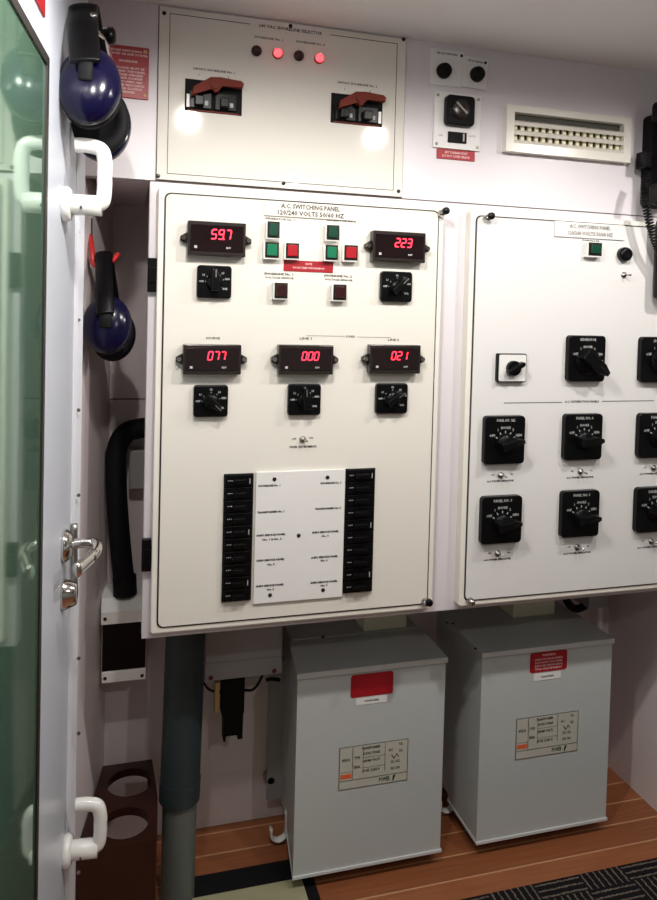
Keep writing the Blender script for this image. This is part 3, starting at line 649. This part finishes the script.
# ---------------------------------------------------------------- hose and boxes in the niche
yh = .33
pts = [P(175, 428, yh), P(150, 428, yh), P(139, 428.5, yh), P(126, 433, yh), P(118, 446, yh), P(116, 466, yh), P(117, 500, yh), P(120, 540, yh), P(124, 580, yh), P(125, 592, yh)]
HO = root('black_hose', 'thick black hose bending down beside the switching panel', 'hose', P(125.5, 603, yh))
MB().tube(pts, .0265, 'matt', n=20, smoothpts=8).build('hose_tube', HO)
MB().cyl(P(124.5, 576, yh), P(125.2, 594, yh), .030, k='matt').build('hose_fitting', HO)
r = R_(150-12, 434, 150, 487, YB-.02)
MB().box(P(129, 468, .38).x, .14, .36, YB, P(145, 487, .38).z, P(145, 449, .38).z, 'tin', .003).build('wall_box', loc=(.08, .39, P(145, 487, .38).z), label='small pale grey box on the niche wall behind the black hose', category='box')
yb_ = .27
bx = R_(100.5, 604, 149, 683, yb_); zz = lambda py: P(125, py, yb_).z
EB = root('electrical_box', 'white electrical box with dark window at the foot of the black hose', 'electrical box', ((bx[0]+bx[1])/2, .34, bx[2]))
bR = bx[1]-.006
t = MB().box(bx[0]+.002, bR, yb_+.03, YB, zz(683), zz(625), 'white', .003)
t.prism([(yb_+.012, zz(625)), (yb_+.012, zz(613)), (yb_+.05, zz(604)), (YB, zz(603)), (YB, zz(625))], bx[0], bR+.003, 'white', 'X'); t.build('box_body', EB)
MB().box(bx[0]+.004, bR-.002, yb_+.012, yb_+.03, zz(672), zz(625), 'black', .002).build('dark_window', EB)
o = MB().box(bx[0]+.004, bR, yb_+.008, YB, zz(683), zz(672), 'white', .002).build('bottom_flange', EB)
for q in ((105, 678.5), (142, 675.5)):
    c = P(*q, yb_+.008); s_ = MB(); screw(s_, c.x, yb_+.008, c.z, .0045, 'bezel'); s_.build('box_screw', o)
c = P(105, 619, yb_+.012); s_ = MB(); screw(s_, c.x, yb_+.012, c.z, .0045, 'bezel'); s_.build('box_screw', EB)
# big pipe
yp_ = .18
c0 = P(183.5, 700, yp_); cx = c0.x
PP = root('vertical_pipe', 'thick dark blue-grey vertical pipe with pale grey lower end', 'pipe', (cx, yp_, 0))
pb = P(178, 882, yp_)
MB().cyl((P(177.5, 880, yp_).x, yp_, .0), (P(180, 790, yp_).x, yp_, P(180, 790, yp_).z), .042, k='pipegrey', n=32).build('lower_pipe', PP, label='pale grey lower pipe')
zc_ = P(180, 797, yp_).z; xc_ = P(179.5, 797, yp_).x; xt_ = P(185.5, 640, yp_).x; zt2 = P(185, 640, yp_).z
MB().cyl((xc_, yp_, zc_), (xt_+(xt_-xc_)*.6, yp_, zt2+(zt2-zc_)*.6), .0485, k='pipeblue', n=32).build('pipe_sleeve', PP)
MB().cyl((xc_-.0003, yp_, zc_-.001), (xc_+.0012, yp_, zc_+.05), .0500, k='pipeblue', n=32).build('rubber_collar', PP)
# grey junction box with its plug
yj = .27; r = R_(206, 600, 282, 683, yj); zz = lambda py: P(245, py, yj).z
JB = root('junction_box', 'grey steel junction box behind the lower edge of the switching panel', 'junction box', ((r[0]+r[1])/2, .34, zz(681)))
t = MB().box(r[0], r[1], yj, YB, zz(660), zz(600), 'tin', .002).prism([(yj, zz(660)), (yj-.006, zz(676)), (yj+.02, zz(681)), (YB, zz(681)), (YB, zz(660))], r[0], r[1], 'tin', 'X'); t.build('box_body', JB)
for u in (.07, .90):
    s_ = MB(); screw(s_, r[0]+(r[1]-r[0])*u, yj-.006, zz(673), .006, 'handle'); s_.build('box_screw', JB)
yk = .32
PL = root('cable_plug', 'black cable plug hanging under the grey junction box', 'plug', (P(232, 735, yk).x, yk, P(232, 735, yk).z))
q = R_(221, 678, 243.5, 711, yk); q2 = R_(222.5, 711, 242, 737, yk)
w3 = (q2[1]-q2[0])
MB().box(q[0], q[1], yk-.02, yk+.02, q[2], q[3]+.01, 'matt', .003).prism([(q2[0], q2[3]), (q2[0]+.001, q2[2]), (q2[0]+w3*.12, q2[2]), (q2[0]+w3*.14, q2[2]+.014), (q2[0]+w3*.72, q2[2]+.014), (q2[0]+w3*.74, q2[2]+.002), (q2[1]-.001, q2[2]+.002), (q2[1], q2[3])], yk-.018, yk+.018, 'matt').build('plug_body', PL)
q = R_(214.5, 681, 219, 711, yk-.01); MB().box(q[0], q[1], yk-.02, yk+.01, q[2], q[3], 'brass', .001).build('brass_strip', PL, label='pale brass strip')
MB().tube([P(243, 690, yk), P(252, 690, yk), P(258, 684, yk), P(263, 674, yk)], .0035, 'matt', smoothpts=5).tube([P(266, 680, yk), P(272, 679, yk), P(280, 680, yk)], .005, 'matt', smoothpts=4).tube([P(221, 692, yk), P(210, 690, yk), P(203, 682, yk)], .003, 'matt', smoothpts=4).build('cable', PL)
c = P(271, 781, YB-.03); MB().lathe((c.x, YB, c.z), (0, -1, 0), [(0, .018), (.012, .018), (.016, .012), (.03, .010), (.03, .001)], 'steel').build('cable_gland', loc=(c.x, YB-.01, c.z-.02), label='round metal fitting on the back wall beside the left transformer', category='fitting')
# ---------------------------------------------------------------- transformers
TF = .12; TZ0, TZ1 = ZC-1.424, ZC-.899; TBK = .30
def transformer(x0, x1, skew, lab, red, small, plt, detail, blk, hx):
    o = root('transformer', lab, 'transformer', ((x0+x1)/2, (TF+TBK)/2, 0), 'grey isolation transformers')
    MB().prism([(x0, TF), (x1, TF), (x1, TBK), (x0+skew, TBK)], TZ0+.006, TZ1-.012, 'grey', 'Z').build('transformer_case', o)
    MB().prism([(x0-.003, TF-.004), (x1+.004, TF-.004), (x1+.004, TBK), (x0+skew-.003, TBK)], TZ1-.014, TZ1, 'grey', 'Z', 0).box(x0-.003, x1+.004, TF-.0055, TF-.002, TZ1-.013, TZ1+.0005, 'greyedge', .001).build('case_lid', o)
    MB().prism([(x0-.002, TF-.004), (x1+.003, TF-.004), (x1+.003, TBK), (x0+skew-.002, TBK)], TZ0, TZ0+.007, 'greyedge', 'Z').build('bottom_lip', o)
    b = MB().box(x0+skew+.004 if skew else x0+.001, x1-.004, TBK, YB, TZ0+.02, TZ1+(.003 if skew else .0), 'grey'); 
    if skew: b.box(x0-.016, x0+skew+.005, YB-.03, YB-.02, TZ0+.03, ZC-.99, 'tin')
    b.build('back_box', o)
    s_ = MB()
    if skew:
        c = P(323, 637, TBK); screw(s_, c.x, TBK, c.z, .004, 'bezel')
    else:
        for q in ((474, 649), (451.5, 624), (446, 623)):
            d = ray(*q); k = (TZ1-CAM.z)/d.z; c = CAM+d*k; s_.lathe((c.x+.004, c.y, TZ1), (0, 0, 1), [(0, .004), (.002, .004), (.002, .0003)], 'bezel', n=10)
    s_.build('case_screws', o)
    yF = TF-.0005
    r = R_(*red, yF); w = MB().rrect(*r, .007, yF-.001, yF, 'sign').build('warning_label', o, label='red warning label')
    t = MB(); cx = (r[0]+r[1])/2; hh = r[3]-r[2]
    if detail:
        t.text('WARNING', cx, r[3]-hh*.16, .006, yF-.0011, 'redmark')
        for i, s2 in enumerate(('HIGH VOLTAGE INSIDE', 'DISCONNECT ALL POWER', 'BEFORE SERVICING', 'THIS EQUIPMENT')): t.text(s2, cx, r[3]-hh*(.36+.16*i), .005, yF-.0011, 'redmark', w=(r[1]-r[0])*.74)
        t.build('lettering', w)
    r = R_(*small, yF); w = MB().box(r[0], r[1], yF-.0008, yF, r[2], r[3], 'plate').build('small_sticker', o, label='small white sticker')
    MB().text('TRANSFORMER', (r[0]+r[1])/2, (r[2]+r[3])/2, .004, yF-.0009, 'steel').build('lettering', w)
    r = R_(*plt, yF); w = MB().box(r[0]-.002, r[1]+.002, yF-.0006, yF, r[2]-.002, r[3]+.002, 'steel').box(r[0], r[1], yF-.0010, yF-.0006, r[2], r[3], 'tag').build('rating_plate', o, label='printed rating plate with an orange patch')
    W, H = r[1]-r[0], r[3]-r[2]; X = lambda u: r[0]+W*u; Z = lambda v: r[2]+H*v; t = MB(); y = yF-.0011
    def l(u0, u1, v0, v1, k='steel'): t.box(X(u0), X(u1), y-.0002, y+.0001, Z(v0), Z(v1), k)
    l(.18, .19, .2, 1); l(0, 1, .19, .205); l(.66, .668, .3, 1); l(.34, .66, .70, .71); l(.34, .66, .45, .46); l(.335, .341, .3, .95); l(0, .18, .40, .41)
    l(.01, .17, .25, .36, 'orange')
    for s2, u, v, wd in (('TRANSFORMER', .45, .93, .28), ('50 KVA 3 PHASE', .46, .80, .25), ('240/480 VOLTS', .46, .62, .25), ('60 HZ CLASS H', .46, .38, .25), ('TYPE', .25, .72, .08), ('SERIAL', .25, .5, .1), ('MODEL NO.', .09, .7, .12), ('UL', .90, .92, .06), ('H1', .75, .8, .05), ('H2', .9, .75, .05), ('X1 X2', .82, .5, .14), ('X3 X4', .82, .34, .14)):
        t.text(s2, X(u), Z(v), H*.065, y, 'ink', w=W*wd, bold=.0002)
    t.prism([(X(.76), Z(.7)), (X(.80), Z(.6)), (X(.84), Z(.7)), (X(.88), Z(.6)), (X(.88), Z(.58)), (X(.84), Z(.66)), (X(.80), Z(.56)), (X(.76), Z(.66))], y-.0002, y, 'ink')
    t.text('POWER', X(.66), Z(.10), H*.10, y, 'green', w=W*.16, bold=.0003); t.prism([(X(.78), Z(.03)), (X(.80), Z(.03)), (X(.83), Z(.18)), (X(.79), Z(.16))], y-.0002, y, 'green')
    t.build('printed_table', w)
    # white J-shaped mounting foot at the lower left
    hy = .30; (hx0, hy0), (hx1, hy1) = hx
    A = P(hx0, hy0, hy); B_ = P(hx1, hy0-2, hy); zl = P((hx0+hx1)/2, hy1, hy).z
    MB().tube([A, Vector((A.x+.002, hy, zl+.015)), Vector(((A.x+B_.x)/2, hy, zl+.004)), Vector((B_.x-.002, hy, zl+.015)), B_, Vector((B_.x, hy, B_.z+.04))], .005, 'white', smoothpts=5, flat=((0, 1, 0), .012, .004)).build('mounting_foot', o, label='white U-shaped mounting foot')
    # pale block wedged above

    return o
tx0, tx1 = P(295.5, 770, TF).x, P(443, 750, TF).x
transformer(tx0, tx1, .022, 'left grey transformer box with a plain red label and rating plate', (350.8, 673, 393, 695.5), (356, 696.5, 386.8, 703.5), (339.8, 744, 406.8, 784.5), False, None, ((271, 828), (286, 841)))
tx2, tx3 = P(479.3, 750, TF).x, P(609, 728, TF).x
transformer(tx2, tx3, 0, 'right grey transformer box with a red warning label full of text', (530, 651.3, 566.8, 671), (533.7, 672.5, 560.5, 679.5), (516.5, 715.5, 577, 754.5), True, None, ((440, 800), (453, 812)))
for k_, (blk, l) in enumerate((((362, 600, 404.5, 629), 'cream block wedged between the left transformer lid and the panel'), ((510.5, 590, 552, 612), 'cream block wedged between the right transformer lid and the panel'))):
    q = P(blk[0], blk[3], .32), P(blk[2], blk[3]-4, .32)
    zb2 = TZ1+(0 if k_ else .0032)
    MB().box(q[0].x, q[1].x, .305, .385, zb2, ZFB+.06, 'cream', .002).build('cream_block', loc=((q[0].x+q[1].x)/2, .35, zb2), label=l, category='block', group='blocks on the transformers')
# cable box and conduit behind the right transformer
q = R_(588, 590, 608.5, 607.5, .34)
CB = root('conduit_box', 'small grey conduit box with pale tube behind the right transformer', 'conduit box', ((q[0]+q[1])/2, .37, q[2]))
MB().box(q[0], q[1], .335, YB, q[2], q[3]+.03, 'tin', .002).build('box_body', CB)
c = P(599, 607, .37); MB().cyl((c.x, .37, q[2]), (P(600, 660, .37).x, .37, P(600, 660, .37).z), .010, k='white').build('pale_tube', CB)
MB().tube([P(588, 604, .37), P(575, 609, .37), P(566, 599, .37), P(570, 590, .37)], .012, 'matt', smoothpts=5).build('black_cable', CB)
# ---------------------------------------------------------------- floor things
zB = .26
CH = root('cup_holder', 'dark mahogany rack with two round holes in the corner', 'cup holder', (.02, .2, 0))
bm = bmesh.new(); out_ = [(-.082, .035), (.092, .035), (.112, .06), (.118, .30), (.112, .345), (.085, .365), (-.026, .365)]
holes = [(P(130, 770, .26).x, .262, .056), (P(125.4, 810.5, .11).x, .112, .054)]
n = 32
# plate cut in two rows, each a ring between its rectangle-like outline and the hole
def ringplate(mb, xa0, xa1, xb0, xb1, ya, yb, hx, hy, hr, z0, z1, k):
    o_ = []; i_ = []
    for j in range(n):
        a = 2*PI*j/n; ct, st = math.cos(a), math.sin(a); i_.append((hx+hr*ct, hy+hr*st))
        best = 9
        for t_ in [s_*.0005 for s_ in range(1, 800)]:
            X_, Y_ = hx+ct*t_, hy+st*t_; f = (Y_-ya)/(yb-ya)
            if not (ya <= Y_ <= yb and xa0+(xb0-xa0)*f <= X_ <= xa1+(xb1-xa1)*f): best = t_; break
        o_.append((hx+ct*best, hy+st*best))
    # snap nearest outline sample to each corner
    for c in ((xa0, ya), (xa1, ya), (xb0, yb), (xb1, yb)):
        j = min(range(n), key=lambda q: (o_[q][0]-c[0])**2+(o_[q][1]-c[1])**2); o_[j] = c
    vs = [(p[0], p[1], z) for z in (z1, z0) for L_ in (o_, i_) for p in L_]; fs = []
    for j in range(n):
        k2 = (j+1) % n
        fs += [[j, k2, n+k2, n+j], [2*n+k2, 2*n+j, 3*n+j, 3*n+k2], [j, 2*n+j, 2*n+k2, k2], [n+k2, 3*n+k2, 3*n+j, n+j]]
    mb.add(vs, fs, k)
mb = MB(); ringplate(mb, -.080, .095, -.052, .104, .04, .188, *holes[1], zB-.02, zB, 'mahog'); ringplate(mb, -.052, .104, -.030, .096, .188, .345, *holes[0], zB-.02, zB, 'mahog')
mb.build('holed_shelf', CH)
MB().box(-.080, .095, .04, .056, 0, zB-.02, 'mahog', .001).build('front_board', CH)
MB().box(.084, .094, .056, .345, .15, zB-.02, 'mahog').build('side_board', CH)
MB().box(.125, .50, -.35, .234, 0, .004, 'matt').build('dark_floor_sheet', loc=(.3, 0, 0), label='flat black sheet for the dark sunk floor under the pipe and left transformer', category='mat')  # flat black sheet standing in for a dark sunk part of the floor
MB().box(.19, .468, -.35, .158, .004, .010, 'sheet', .001).build('yellow_sheet', loc=(.33, -.1, .004), label='pale yellowish flat sheet lying at the bottom edge on the black sheet', category='sheet')
MB().box(.62, 2.1, -.9, -.005, 0, .010, 'rug', .003).build('patterned_rug', loc=(1.3, -.45, 0), label='black rug with pale wavy stripes at lower right', category='rug')
# ---------------------------------------------------------------- lamps in the ceiling
def mirror_lamp(px, py, y):
    p = P(px, py, y); k = (ZCEIL-.044-CAM.z)/(p.z-CAM.z); return Vector((p.x*k, y-(1.62+y)*(k-1), ZCEIL))
l1, l2 = mirror_lamp(187, 121, YU), mirror_lamp(378.5, 134, YU)
print('lamps', l1, l2)
ly = (l1.y+l2.y)/2; dx = l2.x-l1.x
def lamp(x, y, lab, pw):
    o = root('ceiling_light', lab, 'ceiling light', (x, y, ZCEIL-.012), 'round downlights in the ceiling')
    t = MB(); t.lathe((x, y, ZCEIL), (0, 0, -1), [(0, .062), (.006, .060), (.010, .052), (.010, .042), (.004, .040), (.004, .001)], 'chrome'); t.build('lamp_ring', o)
    MB().lathe((x, y, ZCEIL-.0045), (0, 0, -1), [(0, .030), (.004, .029), (.005, .001)], 'white').build('lamp_socket', o)
    ld = bpy.data.lights.new('bulb', 'SPOT'); ld.shadow_soft_size = .024; ld.spot_size = math.radians(178); ld.spot_blend = .45; ld.energy = pw; ld.color = (1, .955, .90)
    L_ = bpy.data.objects.new('bulb', ld); COL.objects.link(L_); L_.parent = o; L_.location = (0, 0, -.032)
PW = 15
lamp(l1.x, ly, 'left round downlight in the ceiling, out of the frame', PW)
lamp(l2.x, ly, 'middle round downlight in the ceiling, out of the frame', PW)
lamp(l2.x+dx, ly, 'right round downlight in the ceiling, out of the frame', PW)
lamp(-.03, -.90, 'small round downlight in the ceiling by the door, out of the frame', PW*.65)
lamp(l2.x, ly-1.2, 'rear round downlight in the ceiling, behind the camera', PW*.7)
W = bpy.data.worlds.new('world'); S.world = W; W.use_nodes = True; W.node_tree.nodes['Background'].inputs[0].default_value = (.6, .65, .75, 1); W.node_tree.nodes['Background'].inputs[1].default_value = .05
S.view_settings.view_transform = 'Standard'; S.view_settings.look = 'None'; S.view_settings.exposure = .52; S.view_settings.gamma = 1
S.view_settings.use_curve_mapping = False
